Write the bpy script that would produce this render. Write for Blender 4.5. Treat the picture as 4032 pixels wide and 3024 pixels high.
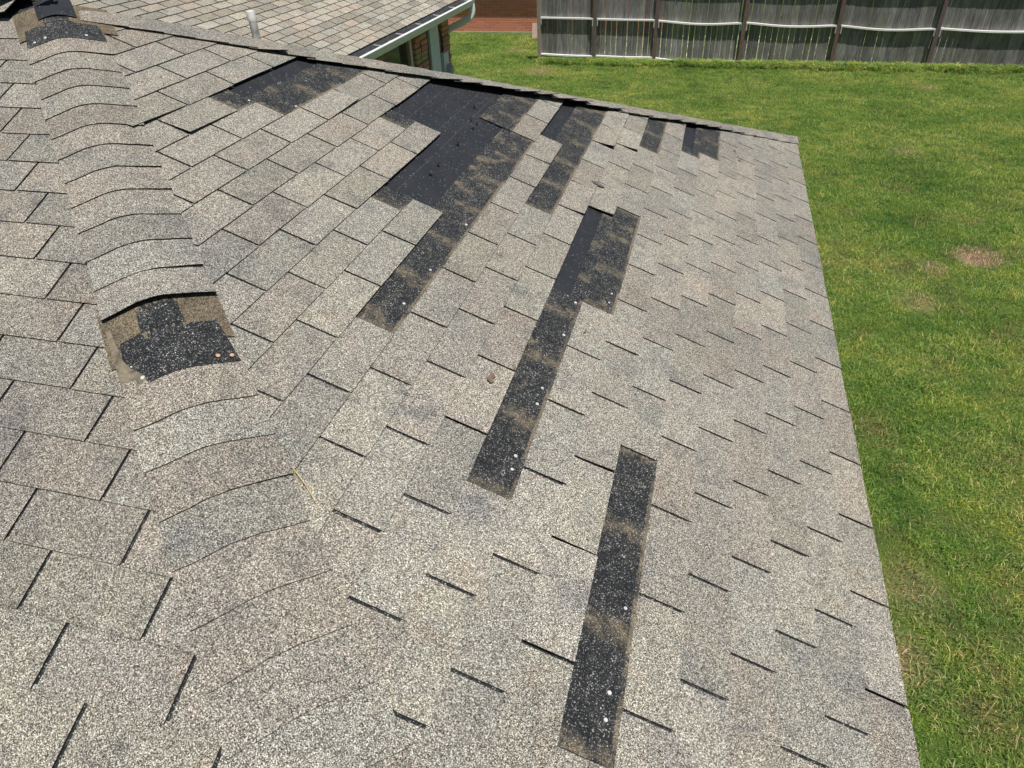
import bpy, math, random
import numpy as np
from mathutils import Vector, noise, Matrix
R=math.radians
random.seed(7)
scene=bpy.context.scene
for o in list(bpy.data.objects): bpy.data.objects.remove(o)
# ------------------------------------------------------------------ camera
cd=bpy.data.cameras.new('camera'); cam=bpy.data.objects.new('camera',cd); scene.collection.objects.link(cam)
cam.location=(-0.6847,0.76636,1.75454)
cam.rotation_euler=(R(53.0666),R(2.1461),R(14.9124))
cd.sensor_width=36; cd.sensor_fit='HORIZONTAL'; cd.lens=36*2690.15/4032
cd.clip_start=0.02; cd.clip_end=3000
scene.camera=cam
# ------------------------------------------------------------------ sun and sky
SUN=Vector((1.0,-0.95,4.1)).normalized()
elev=math.asin(SUN.z); azim=math.atan2(SUN.x,SUN.y)     # from +Y towards +X
w=bpy.data.worlds.new('World'); scene.world=w; w.use_nodes=True
nt=w.node_tree; bg=nt.nodes['Background']
sky=nt.nodes.new('ShaderNodeTexSky'); sky.sky_type='NISHITA'; sky.sun_disc=False
sky.sun_elevation=elev; sky.sun_rotation=azim; sky.air_density=1.0; sky.dust_density=1.0
nt.links.new(sky.outputs[0],bg.inputs[0]); bg.inputs[1].default_value=0.055
sl=bpy.data.lights.new('sun','SUN'); sl.energy=5.0; sl.angle=R(0.53); sl.color=(1.0,0.965,0.90)
so=bpy.data.objects.new('sun',sl); scene.collection.objects.link(so)
so.rotation_euler=SUN.to_track_quat('Z','Y').to_euler(); so.location=(5,-5,12)
scene.view_settings.view_transform='Standard'; scene.view_settings.look='None'
scene.view_settings.exposure=0.0; scene.view_settings.gamma=1.0
# ------------------------------------------------------------------ constants (metres)
TH=R(23.0311); CS,SN,TN=math.cos(TH),math.sin(TH),math.tan(TH)
E=0.127; T=0.3048; LT=0.0043          # exposure, tab width, laminate thickness
W=6.60; GZ=-2.75
OFF=lambda c:6.1677-0.4194*c          # slot phase of course c on the hip end (tabs)
# ------------------------------------------------------------------ object helpers
col=scene.collection
def tag(o,label=None,cat=None,group=None,kind=None):
    if label:o['label']=label
    if cat:o['category']=cat
    if group:o['group']=group
    if kind:o['kind']=kind
    return o
def empty(name,loc,label,cat,group=None):
    o=bpy.data.objects.new(name,None); col.objects.link(o); o.location=loc; o.empty_display_size=.2
    return tag(o,label,cat,group)
def wloc(o):
    v=Vector((0,0,0))
    while o is not None: v+=o.location; o=o.parent
    return v
class MB:
    """collects faces in world coordinates and builds ONE mesh object"""
    def __init__(s): s.v=[];s.f=[];s.m=[];s.t=[];s.uv=[]
    def face(s,pts,mi=0,tint=(1,1,1),uv=None):
        b=len(s.v); s.v+= [tuple(p) for p in pts]; s.f.append(tuple(range(b,b+len(pts)))); s.m.append(mi); s.t.append(tint); s.uv.append(uv)
    def box(s,a,b,mi=0,tint=(1,1,1),M=None):
        x0,y0,z0=a;x1,y1,z1=b
        c=[Vector(p) for p in((x0,y0,z0),(x1,y0,z0),(x1,y1,z0),(x0,y1,z0),(x0,y0,z1),(x1,y0,z1),(x1,y1,z1),(x0,y1,z1))]
        if M: c=[M@p for p in c]
        for q in((0,3,2,1),(4,5,6,7),(0,1,5,4),(1,2,6,5),(2,3,7,6),(3,0,4,7)): s.face([c[i] for i in q],mi,tint)
    def tube(s,path,r,n=8,mi=0,tint=(1,1,1),cap=True,sec=None):
        path=[Vector(p) for p in path]; rings=[]
        up0=None
        for i,p in enumerate(path):
            d=(path[min(i+1,len(path)-1)]-path[max(i-1,0)]).normalized()
            if up0 is None:
                up0=Vector((0,0,1)) if abs(d.z)<.9 else Vector((0,1,0))
            a=d.cross(up0)
            if a.length<1e-4: a=d.cross(Vector((1,0,0)))
            a.normalize(); bb=a.cross(d).normalized(); up0=bb
            rr=r[i] if isinstance(r,(list,tuple)) else r
            if sec: rings.append([p+a*x*rr+bb*y*rr for x,y in sec])
            else: rings.append([p+a*math.cos(2*math.pi*k/n)*rr+bb*math.sin(2*math.pi*k/n)*rr for k in range(n)])
        n=len(rings[0])
        for i in range(len(rings)-1):
            for k in range(n):
                s.face([rings[i][k],rings[i][(k+1)%n],rings[i+1][(k+1)%n],rings[i+1][k]],mi,tint)
        if cap: s.face(rings[0][::-1],mi,tint); s.face(rings[-1],mi,tint)
    def build(s,name,mats,parent=None,smooth=False,merge=False):
        base=wloc(parent) if parent else Vector((0,0,0))
        me=bpy.data.meshes.new(name)
        me.from_pydata([(x-base.x,y-base.y,z-base.z) for x,y,z in s.v],[],s.f)
        for mt in (mats if isinstance(mats,(list,tuple)) else [mats]): me.materials.append(mt)
        me.polygons.foreach_set('material_index',s.m)
        ca=me.color_attributes.new('tint','FLOAT_COLOR','CORNER')
        arr=[]; ua=[]
        for f,t,u in zip(s.f,s.t,s.uv):
            for k in range(len(f)):
                arr+= [t[0],t[1],t[2],1.0]
                ua+= list(u[k]) if u else [0.0,0.0]
        ca.data.foreach_set('color',arr)
        if any(u is not None for u in s.uv):
            ul=me.uv_layers.new(name='uv'); ul.data.foreach_set('uv',ua)
        if merge or smooth:
            import bmesh
            bm=bmesh.new(); bm.from_mesh(me); bmesh.ops.remove_doubles(bm,verts=bm.verts,dist=1e-5); bm.to_mesh(me); bm.free()
        if smooth:
            me.polygons.foreach_set('use_smooth',[True]*len(me.polygons))
            try: me.set_sharp_from_angle(angle=R(38))
            except Exception: pass
        o=bpy.data.objects.new(name,me); col.objects.link(o)
        if parent: o.parent=parent
        return o
# ------------------------------------------------------------------ materials
class N:
    def __init__(s,name,rough=.9,spec=.3):
        s.mat=bpy.data.materials.new(name); s.mat.use_nodes=True; s.nt=s.mat.node_tree; s.b=s.nt.nodes['Principled BSDF']
        s.b.inputs['Roughness'].default_value=rough; s.b.inputs['Specular IOR Level'].default_value=spec
        s.tc=s.nt.nodes.new('ShaderNodeTexCoord')
    def n(s,t,**k):
        x=s.nt.nodes.new(t)
        for a,b in k.items():
            if hasattr(x,a): setattr(x,a,b)
            else: x.inputs[a.replace('_',' ')].default_value=b
        return x
    def l(s,a,b): s.nt.links.new(a,b)
    def noise(s,scale,detail=3,rough=.5,vec=None,dist=0):
        x=s.n('ShaderNodeTexNoise'); x.inputs['Scale'].default_value=scale; x.inputs['Detail'].default_value=detail; x.inputs['Roughness'].default_value=rough; x.inputs['Distortion'].default_value=dist
        s.l(vec if vec else s.tc.outputs['Object'],x.inputs['Vector']); return x.outputs['Fac']
    def vor(s,scale,vec=None,feature='F1'):
        x=s.n('ShaderNodeTexVoronoi'); x.feature=feature; x.inputs['Scale'].default_value=scale
        s.l(vec if vec else s.tc.outputs['Object'],x.inputs['Vector']); return x
    def ramp(s,fac,stops,interp='LINEAR'):
        x=s.n('ShaderNodeValToRGB'); x.color_ramp.interpolation=interp; e=x.color_ramp.elements
        while len(e)<len(stops): e.new(.5)
        for el,(p,c) in zip(e,stops): el.position=p; el.color=(*c,1) if len(c)==3 else c
        s.l(fac,x.inputs['Fac']); return x.outputs['Color']
    def mix(s,a,b,fac,mode='MIX'):
        x=s.n('ShaderNodeMix'); x.data_type='RGBA'; x.blend_type=mode
        for inp,v in((x.inputs[6],a),(x.inputs[7],b)):
            if isinstance(v,tuple): inp.default_value=(*v,1)
            else: s.l(v,inp)
        if isinstance(fac,(int,float)): x.inputs[0].default_value=fac
        else: s.l(fac,x.inputs[0])
        return x.outputs[2]
    def math(s,op,a,b=0.0,c=None):
        x=s.n('ShaderNodeMath'); x.operation=op
        for i,v in enumerate((a,b) if c is None else (a,b,c)):
            if isinstance(v,(int,float)): x.inputs[i].default_value=v
            else: s.l(v,x.inputs[i])
        return x.outputs[0]
    def mapping(s,scale,rot=(0,0,0),src='Object'):
        x=s.n('ShaderNodeMapping'); x.inputs['Scale'].default_value=scale; x.inputs['Rotation'].default_value=rot
        s.l(s.tc.outputs[src],x.inputs['Vector']); return x.outputs[0]
    def attr(s,name='tint'):
        x=s.n('ShaderNodeAttribute'); x.attribute_name=name; return x.outputs['Color']
    def bump(s,h,strength=.5,dist=.002):
        x=s.n('ShaderNodeBump'); x.inputs['Strength'].default_value=strength; x.inputs['Distance'].default_value=dist
        s.l(h,x.inputs['Height']); s.l(x.outputs[0],s.b.inputs['Normal'])
    def color(s,c): 
        if isinstance(c,tuple): s.b.inputs['Base Color'].default_value=(*c,1)
        else: s.l(c,s.b.inputs['Base Color'])
        return s
def sep(m,c,i=0):
    x=m.n('ShaderNodeSeparateColor'); m.l(c,x.inputs[0]); return x.outputs[i]
def granule_mat(name,gain=1.13,warm=(1.005,.985,.975),brown=False):
    m=N(name,.95,.15)
    v=m.vor(620); r=sep(m,v.outputs['Color'])
    g=lambda x:tuple(min(.95,a*gain*b) for a,b in zip(x,warm))
    stops=[(0.0,g((.020,.020,.021))),(.16,g((.065,.062,.056))),(.34,g((.15,.142,.122))),(.56,g((.255,.243,.208))),(.78,g((.40,.385,.335))),(.93,g((.74,.725,.66)))]
    if brown: stops=[(0.0,(.03,.025,.02)),(.3,(.10,.08,.055)),(.6,(.17,.135,.09)),(.9,(.34,.29,.21))]
    c=m.ramp(r,stops)
    v2=m.vor(300); c=m.mix(c,m.ramp(sep(m,v2.outputs['Color'],1),[(0,(.66,.66,.67)),(.5,(.98,.97,.96)),(1,(1.32,1.31,1.28))]),.6,'MULTIPLY')
    hue=sep(m,v2.outputs['Color'],2)
    c=m.mix(c,m.ramp(hue,[(0,(1.10,.98,.90)),(.3,(1,1,1)),(.75,(1,1,1)),(1,(.93,.99,1.04))]),.6,'MULTIPLY')
    b=m.noise(7.0,4,.6); c=m.mix(c,m.ramp(b,[(.33,(.80,.82,.86)),(.47,(1,1,1)),(.60,(1.0,1.0,1.0)),(.72,(1.08,.99,.94))]),.85,'MULTIPLY')
    st=m.noise(5.3,5,.7,None,.4); c=m.mix(c,m.ramp(st,[(.30,(.66,.69,.76)),(.40,(.90,.91,.93)),(.46,(1,1,1)),(.58,(1,1,1)),(.68,(.98,.90,.86))]),.8,'MULTIPLY')
    b2=m.noise(2.1,3,.6); c=m.mix(c,m.ramp(b2,[(.3,(.88,.88,.90)),(.5,(1,1,1)),(.7,(1.07,1.06,1.03))]),.9,'MULTIPLY')
    b3=m.noise(38.0,3,.65); c=m.mix(c,m.ramp(b3,[(.25,(.83,.83,.83)),(.5,(1,1,1)),(.75,(1.12,1.12,1.1))]),.8,'MULTIPLY')
    c=m.mix(c,m.attr(),1.0,'MULTIPLY')
    m.color(c); m.bump(r,.75,.0022)
    return m.mat
M_gran=granule_mat('weathered_granules')
M_wing=granule_mat('light_granules',1.42,(1.05,.975,.915))
M_brown=granule_mat('stained_granules',brown=True)
def dark_mat(name,dirt):
    m=N(name,.8,.35)
    v=m.vor(480); r=sep(m,v.outputs['Color'])
    c=m.ramp(r,[(0,(.006,.007,.009)),(.55,(.014,.016,.019)),(.80,(.032,.034,.037)),(.92,(.12,.12,.115)),(1,(.42,.42,.40))])
    big=m.noise(60,3,.6); c=m.mix(c,m.ramp(big,[(.3,(.5,.5,.52)),(.55,(1.0,1.0,1.0)),(.8,(2.6,2.5,2.4))]),.85,'MULTIPLY'); bg2=m.noise(14,5,.7); c=m.mix(c,m.ramp(bg2,[(.3,(.55,.55,.58)),(.5,(1,1,1)),(.72,(2.0,1.9,1.7))]),.8,'MULTIPLY')
    if dirt:
        uvs=m.n('ShaderNodeSeparateXYZ'); m.l(m.tc.outputs['UV'],uvs.inputs[0]); U,V=uvs.outputs[0],uvs.outputs[1]
        nz=m.noise(17,5,.65); nz2=m.noise(30,5,.72); nz3=m.noise(6,3,.6)
        # dirt that washed in through the joints of the lost tabs
        fr=m.math('SUBTRACT',m.math('FRACT',m.math('ADD',m.math('ADD',U,0.5),m.math('MULTIPLY',m.math('SUBTRACT',nz,.5),.30))),.5)
        d=m.math('ABSOLUTE',fr)
        band=m.math('SUBTRACT',1.0,m.math('SMOOTH_MIN',1.0,m.math('DIVIDE',d,.13),.3))
        mp=m.math('MULTIPLY',band,m.ramp_f(nz2,.36,.62) if False else m.math('MULTIPLY',m.math('SUBTRACT',nz2,.34),4.0))
        mp=m.math('MAXIMUM',m.math('MINIMUM',mp,1.0),0.0)
        # lower edge where the seal strip held grit
        ed=m.math('SUBTRACT',1.0,m.math('DIVIDE',V,m.math('ADD',.05,m.math('MULTIPLY',nz,.10))))
        ed=m.math('MULTIPLY',m.math('MAXIMUM',m.math('MINIMUM',m.math('MULTIPLY',ed,3.0),.9),0.0),m.math('MAXIMUM',m.math('MINIMUM',m.math('MULTIPLY',m.math('SUBTRACT',nz3,.36),6.0),1.0),.12))
        bl=m.math('MAXIMUM',m.math('MINIMUM',m.math('MULTIPLY',m.math('SUBTRACT',m.math('MULTIPLY',nz,nz3),.315),9.0),.7),0.0)
        mask=m.math('MAXIMUM',m.math('MAXIMUM',m.math('MULTIPLY',mp,.85),ed),bl)
        dc=m.ramp(r,[(0,(.07,.055,.035)),(.5,(.16,.13,.09)),(1,(.34,.29,.21))])
        c=m.mix(c,dc,mask)
    m.color(c); m.bump(r,.6,.002); return m.mat
M_dark=dark_mat('black_headlap_granules',False)
M_bare=dark_mat('bare_black_granules',True)
def simple(name,c,rough=.7,var=.25,scale=20,spec=.3,metal=0,bump=0,stretch=None):
    m=N(name,rough,spec); m.b.inputs['Metallic'].default_value=metal
    vec=m.mapping(stretch) if stretch else None
    f=m.noise(scale,5,.6,vec)
    lo=tuple(x*(1-var) for x in c);hi=tuple(min(1,x*(1+var)) for x in c)
    cc=m.ramp(f,[(.3,lo),(.7,hi)]); cc=m.mix(cc,m.attr(),1.0,'MULTIPLY'); m.color(cc)
    if bump: m.bump(f,bump,.004)
    return m.mat
M_edge=simple('shingle_cut_edge',(.018,.017,.016),.9,.4,90)
def felt_mat():
    m=N('felt_underlayment',.62,.35)
    f=m.noise(9,5,.6); c=m.ramp(f,[(.3,(.015,.017,.021)),(.7,(.026,.028,.034))])
    v=m.vor(300); s=m.ramp(sep(m,v.outputs['Color']),[(.985,(0,0,0)),(.995,(.22,.22,.21))]); c=m.mix(c,s,1.0,'ADD')
    g=m.noise(30,4,.7); c=m.mix(c,(.10,.09,.075),m.ramp(g,[(.62,(0,0,0)),(.85,(.6,.6,.6))]))
    m.color(c); m.bump(f,.25,.006); return m.mat
M_felt=felt_mat()
M_chalk=simple('chalk_line',(.085,.08,.072),.9,.6,90)
M_crease=simple('felt_crease',(.045,.035,.028),.9,.4,100)
M_nail=simple('galvanised_nail',(.72,.72,.70),.45,.15,60,.5,.3)
M_rust=simple('rusty_nail',(.55,.33,.22),.7,.3,200)
M_nailblk=simple('bent_nail',(.03,.03,.03),.5,.3,60,.5)
M_splinter=simple('split_wood',(.62,.33,.11),.8,.4,120,stretch=(1,1,6))
M_deck=simple('decking',(.16,.11,.07),.9,.3,20)
M_white=simple('white_paint',(.76,.77,.76),.45,.06,6)
M_gutter_in=simple('gutter_inside',(.16,.165,.17),.6,.35,14)
M_alu=simple('bracket_metal',(.60,.60,.58),.45,.1,30,.5,.4)
M_fascia=simple('fascia_paint',(.55,.53,.49),.6,.1,8)
M_fence_post=simple('post_wood',(.15,.122,.098),.85,.45,14,stretch=(6,6,.9),bump=.5)
M_rail=simple('rail_wood',(.78,.77,.74),.8,.22,18,stretch=(1.0,7,7),bump=.3)
def picket_mat():
    m=N('grey_picket_wood',.85,.2)
    vec=m.mapping((22,22,1.0)); f=m.noise(3.2,6,.68,vec,.6)
    c=m.ramp(f,[(.25,(.045,.045,.046)),(.42,(.14,.14,.138)),(.60,(.27,.268,.262)),(.8,(.52,.515,.50))])
    vk=m.vor(2.4,m.mapping((1.3,1.3,.8))); kn=m.ramp(vk.outputs['Distance'],[(.0,(.25,.23,.21)),(.06,(.4,.38,.36)),(.085,(1,1,1))])
    c=m.mix(c,kn,.8,'MULTIPLY'); lg=m.noise(1.3,3,.6); c=m.mix(c,m.ramp(lg,[(.35,(.75,.72,.70)),(.65,(1.1,1.1,1.1))]),.8,'MULTIPLY')
    c=m.mix(c,m.attr(),1.0,'MULTIPLY'); m.color(c); m.bump(f,.5,.006); return m.mat
M_picket=picket_mat()
def brick_mat(name,c1,c2,mortar,bw,bh,vertical_axis='x',rough=.9):
    m=N(name,rough,.2)
    sx=m.n('ShaderNodeSeparateXYZ'); m.l(m.tc.outputs['Object'],sx.inputs[0])
    cb=m.n('ShaderNodeCombineXYZ'); m.l(sx.outputs[0 if vertical_axis=='x' else 1],cb.inputs[0]); m.l(sx.outputs[2],cb.inputs[1])
    nzv=m.n('ShaderNodeTexNoise'); nzv.inputs['Scale'].default_value=9; nzv.inputs['Detail'].default_value=3; m.l(m.tc.outputs['Object'],nzv.inputs['Vector'])
    ad=m.n('ShaderNodeVectorMath'); ad.operation='MULTIPLY_ADD'; m.l(nzv.outputs['Color'],ad.inputs[0]); ad.inputs[1].default_value=(.02,.02,0); m.l(cb.outputs[0],ad.inputs[2])
    b=m.n('ShaderNodeTexBrick'); m.l(ad.outputs[0],b.inputs['Vector'])
    b.inputs['Color1'].default_value=(*c1,1); b.inputs['Color2'].default_value=(*c2,1); b.inputs['Mortar'].default_value=(*mortar,1)
    b.inputs['Scale'].default_value=1; b.inputs['Brick Width'].default_value=bw; b.inputs['Row Height'].default_value=bh; b.inputs['Mortar Size'].default_value=.007; b.inputs['Mortar Smooth'].default_value=.4
    f=m.noise(28,5,.65); c=m.mix(b.outputs['Color'],m.ramp(f,[(.3,(.72,.7,.7)),(.7,(1.2,1.2,1.2))]),.8,'MULTIPLY')
    m.color(c); h=m.math('SUBTRACT',m.math('MULTIPLY',f,.5),b.outputs['Fac']); m.bump(h,.7,.012); return m.mat
M_brick_far=brick_mat('orange_red_brick',(.74,.27,.16),(.60,.20,.12),(.60,.42,.33),.29,.078)
M_brick_house=brick_mat('rustic_brown_brick',(.40,.25,.16),(.30,.17,.11),(.15,.12,.10),.22,.085,'y')
M_conc=simple('concrete_foundation',(.42,.40,.36),.9,.2,12,bump=.3)
M_slab=simple('pink_stone',(.50,.36,.30),.9,.15,9,bump=.3)
M_glass=N('window_glass',.08,.6); M_glass.color((.055,.065,.055)); M_glass=M_glass.mat
M_frame=simple('window_frame_paint',(.62,.62,.58),.5,.08,10)
M_trim=simple('brown_trim',(.17,.125,.09),.7,.2,14)
M_panel=simple('pale_panel_paint',(.60,.66,.68),.45,.06,7)
M_box=simple('cabinet_side',(.20,.20,.185),.6,.15,9)
M_meter=simple('meter_grey',(.34,.35,.35),.4,.12,14,.5)
M_cable=simple('black_cable',(.02,.02,.02),.5,.2,20)
M_pipe=simple('weathered_pipe',(.42,.42,.40),.7,.5,45,stretch=(1,1,.5))
M_pipew=simple('chalky_pipe_top',(.82,.81,.78),.8,.12,60)
M_straw=simple('dry_straw',(.60,.44,.22),.7,.25,80)
M_leaf=simple('dead_leaf',(.17,.12,.09),.85,.35,80)
M_soil=simple('dark_soil',(.06,.045,.03),.95,.3,20)
# lawn colours shared by the soil sheet and the blades (world space)
PATCH=[(3.15,10.64,.34,1.1),(2.5,10.2,.22,.5),(2.13,9.22,.30,.45),(1.01,4.0,.30,.6),(1.25,4.6,.30,.4),(2.96,15.05,.35,.35),(-5.36,20.7,.45,.6),(-6.7,23.3,.35,.4),(4.2,19.8,.25,.5)]
def lawn_mat(name,blade):
    m=N(name,.75 if blade else .95,.25 if blade else .1)
    geo=m.n('ShaderNodeNewGeometry'); pos=geo.outputs['Position']
    flat=m.n('ShaderNodeVectorMath'); flat.operation='MULTIPLY'; m.l(pos,flat.inputs[0]); flat.inputs[1].default_value=(1,1,0)
    a=m.noise(.55,4,.6,flat.outputs[0]); b=m.noise(2.6,4,.65,flat.outputs[0]); 
    if blade: base=m.ramp(a,[(.30,(.17,.32,.065)),(.48,(.30,.46,.10)),(.68,(.46,.57,.15))])
    else: base=m.ramp(a,[(.35,(.060,.105,.020)),(.5,(.085,.13,.026)),(.68,(.12,.14,.035))])
    base=m.mix(base,m.ramp(b,[(.32,(.62,.76,.75)),(.5,(1,1,1)),(.66,(1.25,1.10,.95))]),.9,'MULTIPLY')
    f=None
    for (x,y,r,s) in PATCH:
        dd=m.n('ShaderNodeVectorMath'); dd.operation='DISTANCE'; m.l(flat.outputs[0],dd.inputs[0]); dd.inputs[1].default_value=(x,y,0)
        q=m.math('MULTIPLY',m.math('MAXIMUM',m.math('SUBTRACT',1.25,m.math('DIVIDE',dd.outputs['Value'],r)),0.0),s)
        f=q if f is None else m.math('MAXIMUM',f,q)
    f=m.math('MULTIPLY',f,m.math('MULTIPLY',b,1.9))
    sy=m.n('ShaderNodeSeparateXYZ'); m.l(pos,sy.inputs[0])
    near=m.math('ADD',.25,m.math('MAXIMUM',m.math('MINIMUM',m.math('MULTIPLY',m.math('SUBTRACT',15.5,sy.outputs[1]),.22),.75),0.0))
    thin=m.math('MULTIPLY',near,m.math('MAXIMUM',m.math('MULTIPLY',m.math('SUBTRACT',m.noise(.85,6,.72,flat.outputs[0]),.50),4.2),0.0))
    f=m.math('MINIMUM',f,.88)
    f1=m.math('MINIMUM',m.math('MAXIMUM',thin,0.0),.62)
    base=m.mix(base,(.30,.29,.12) if blade else (.12,.10,.05),f1)
    base=m.mix(base,(.62,.50,.32) if blade else (.28,.20,.12),f)
    if blade:
        oi=m.attr('tint'); base=m.mix(base,oi,1.0,'MULTIPLY')
        m.color(base)
        tr=m.n('ShaderNodeBsdfTranslucent'); m.l(base,tr.inputs['Color'])
        mx=m.n('ShaderNodeMixShader'); mx.inputs[0].default_value=.38
        m.l(m.b.outputs[0],mx.inputs[1]); m.l(tr.outputs[0],mx.inputs[2]); m.l(mx.outputs[0],m.nt.nodes['Material Output'].inputs['Surface'])
    else:
        g=m.noise(60,4,.7,pos); base=m.mix(base,m.ramp(g,[(.3,(.5,.5,.5)),(.7,(1.4,1.4,1.4))]),.8,'MULTIPLY'); m.color(base); m.bump(g,.6,.03)
    return m.mat
M_soilgrass=lawn_mat('thatch_ground',False); M_blade=lawn_mat('grass_blade',True)
M_weed=M_blade
# ------------------------------------------------------------------ roof geometry
class Plane:
    def __init__(s,o,u,up):
        s.o=Vector(o); s.u=Vector(u).normalized(); s.up=Vector(up).normalized(); s.n=s.u.cross(s.up)
        if s.n.z<0: s.n=-s.n
    def P(s,u,sl,h):        # metres along eave, metres up the slope, height above
        p=s.o+s.u*u+s.up*sl
        und=(noise.noise(Vector((p.x*1.1,p.y*1.1,3.3)))*.006+noise.noise(Vector((p.x*4,p.y*4,7.7)))*.0018)
        return p+s.n*(h+und)
BASE=[1.0]
def tab_tint(contrast=1.0,pal=0):
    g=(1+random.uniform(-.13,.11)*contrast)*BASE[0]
    r=random.random()
    if r<.25: k=(1.022,.99,.975)
    elif r<.45: k=(.98,1.0,1.005)
    elif r<.6: k=(1.0,1.005,.975)
    else: k=(1,1,1)
    k=[1+(a-1)*contrast for a in k]
    return tuple(g*a for a in k)
def lay_field(mb,pl,c0,c1,off,ulim,missing=lambda c,n:False,v0=0.0,lifts={},contrast=1.0,nrange=(-60,60),tri=1,LT=LT,gk=1.0):
    """3-tab shingles: u in tab widths, v in courses; ulim(v)->(umin,umax) in tabs; one mesh, dark headlaps show in the joints"""
    def H(c,v): return LT*(1-(v-c))
    for c in range(c0,c1):
        a,b=ulim(c+v0); o=off(c)
        for n in range(max(nrange[0],int(a-o)-2),min(nrange[1],int(b-o)+3)):
            if missing(c,n): continue
            us,ue=o+n,o+n+1
            gap=random.uniform(.0036,.0050)*gk/T
            jl=[random.uniform(-.0007,.0009) for _ in range(2)]; jv=random.uniform(-.014,.014)
            lf=lifts.get((c,n),(0,0)); tint=tab_tint(contrast)
            nu,nv=4,3; g=[]
            for j in range(nv+1):
                vv=c+(j/nv)*1.06; row=[]
                lo,hi=ulim(vv+v0)
                for i in range(nu+1):
                    s=i/nu; uu=(us+gap)+(ue-us-2*gap)*s; uu=min(max(uu,lo),hi)
                    k=(1-j/nv)
                    h=H(c,vv)+(jl[0]*(1-s)+jl[1]*s)*k+ (lf[0]*(1-s)+lf[1]*s)*k**1.6
                    vj=vv+(jv+random.uniform(-.004,.004) if j==0 else 0)
                    row.append((pl.P(uu*T,(vj+v0)*E,h),pl.P(uu*T,(vj+v0)*E,h-LT*.92),uu))
                g.append(row)
            if g[0][-1][2]-g[0][0][2]<.004 and g[-1][-1][2]-g[-1][0][2]<.004: continue
            for j in range(nv):
                for i in range(nu):
                    mb.face([g[j][i][0],g[j][i+1][0],g[j+1][i+1][0],g[j+1][i][0]],0,tint)
            for i in range(nu): mb.face([g[0][i][1],g[0][i+1][1],g[0][i+1][0],g[0][i][0]],2)
            for j in range(nv):
                mb.face([g[j+1][0][1],g[j][0][1],g[j][0][0],g[j+1][0][0]],2)
                mb.face([g[j][-1][1],g[j+1][-1][1],g[j+1][-1][0],g[j][-1][0]],2)
            if lf!=(0,0):
                for j in range(nv):
                    for i in range(nu): mb.face([g[j][i][1],g[j+1][i][1],g[j+1][i+1][1],g[j][i+1][1]],2)
        # headlaps, one per shingle
        k0=int((a-o)//1)-3; k0=k0-((k0-tri)%3)
        for n0 in range(k0,int(b-o)+4,3):
            if missing(c,n0): continue
            us,ue=o+n0+.004,o+n0+3-.004
            rows=[]
            for vv in(c+.99,c+1.5,c+2.0,c+2.4):
                lo,hi=ulim(vv+v0); ps=[]
                for i in range(9):
                    uu=min(max(us+(ue-us)*i/8,lo),hi); ps.append((pl.P(uu*T,(vv+v0)*E,H(c,vv)-.0003),pl.P(uu*T,(vv+v0)*E,H(c,vv)-LT*.95),uu))
                rows.append(ps)
            if rows[0][-1][2]-rows[0][0][2]<.01 and rows[-1][-1][2]-rows[-1][0][2]<.01: continue
            for j in range(3):
                for i in range(8): mb.face([rows[j][i][0],rows[j][i+1][0],rows[j+1][i+1][0],rows[j+1][i][0]],1)
            for i in range(8): mb.face([rows[3][i][0],rows[3][i+1][0],rows[3][i+1][1],rows[3][i][1]],2)
PR=Plane((0,0,0),(0,1,0),(-CS,0,SN)); PL=Plane((0,0,0),(1,0,0),(0,CS,SN))
PB=Plane((0,W,0),(-1,0,0),(0,-CS,SN)); PW=Plane((-4.97,0,.05),(0,1,0),(-CS,0,SN))
APX=W/2; APZ=W/2*TN
house=empty('brick_house',(-6.5,3.3,GZ),'low brick house whose grey shingled hip roof has dark strips of missing tabs','house')
MISS={(6,1),(9,4),(9,7),(8,7),(13,7),(13,10),(14,10),(14,13),(15,10),(15,13),(16,13),(17,13),(11,10),(11,13),(12,13),(8,13),(6,13),(5,13),(21,13),(20,13)}
def sh0(n): return n-((n-1)%3)
def missR(c,n): return (c,sh0(n)) in MISS
NCR=28
INS=.035/T
ulR=lambda v:(max(v*E*CS/T+INS,0),min((W-v*E*CS)/T-INS,W/T))
# --- hip end slope (the damaged one)
lifts={(7,4):(.006,.0),(7,3):(0,.004),(10,13):(.020,.006),(10,14):(.002,.024),(9,10):(.006,.006),(9,13):(.012,.004),(8,4):(.003,0),(13,12):(.0,.0),(12,12):(.002,0),(21,12):(.008,0),(10,10):(.007,.008),(16,10):(.002,.002),(7,2):(0,.005),(4,15):(.012,.01),(3,14):(.0,.004),(19,13):(.0,.012),(22,12):(.01,.0)}
mb=MB(); lay_field(mb,PR,0,NCR,OFF,ulR,missR,lifts=lifts)
roofR=mb.build('hip_end_roof',[M_gran,M_dark,M_edge],house)
roofR['label']='grey hip end slope with strips of shingles missing'
BASE[0]=.87  # side slope returns less sunlight to the camera; put into its tint
# --- left slope beside the near hip
offL=lambda j:(-10.655+.4065*(24-j))+0
ulL=lambda v:(-9.5/T,-max(v,0)*E*CS/T)
mb=MB(); lay_field(mb,PL,-1,27,offL,lambda v:(-9.5/T,min(0,-v*E*CS/T-INS)),v0=.268,tri=0,nrange=(-26,60))
roofL=mb.build('side_roof',[M_gran,M_dark,M_edge],house)
BASE[0]=1.0
# --- rear slope (seen only over the far hip)
mb=MB(); lay_field(mb,PB,0,NCR,lambda c:.2-.42*c,lambda v:(v*E*CS/T+INS,min(6.2/T,60)))
roofB=mb.build('rear_roof',[M_gran,M_dark,M_edge],house)
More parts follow.
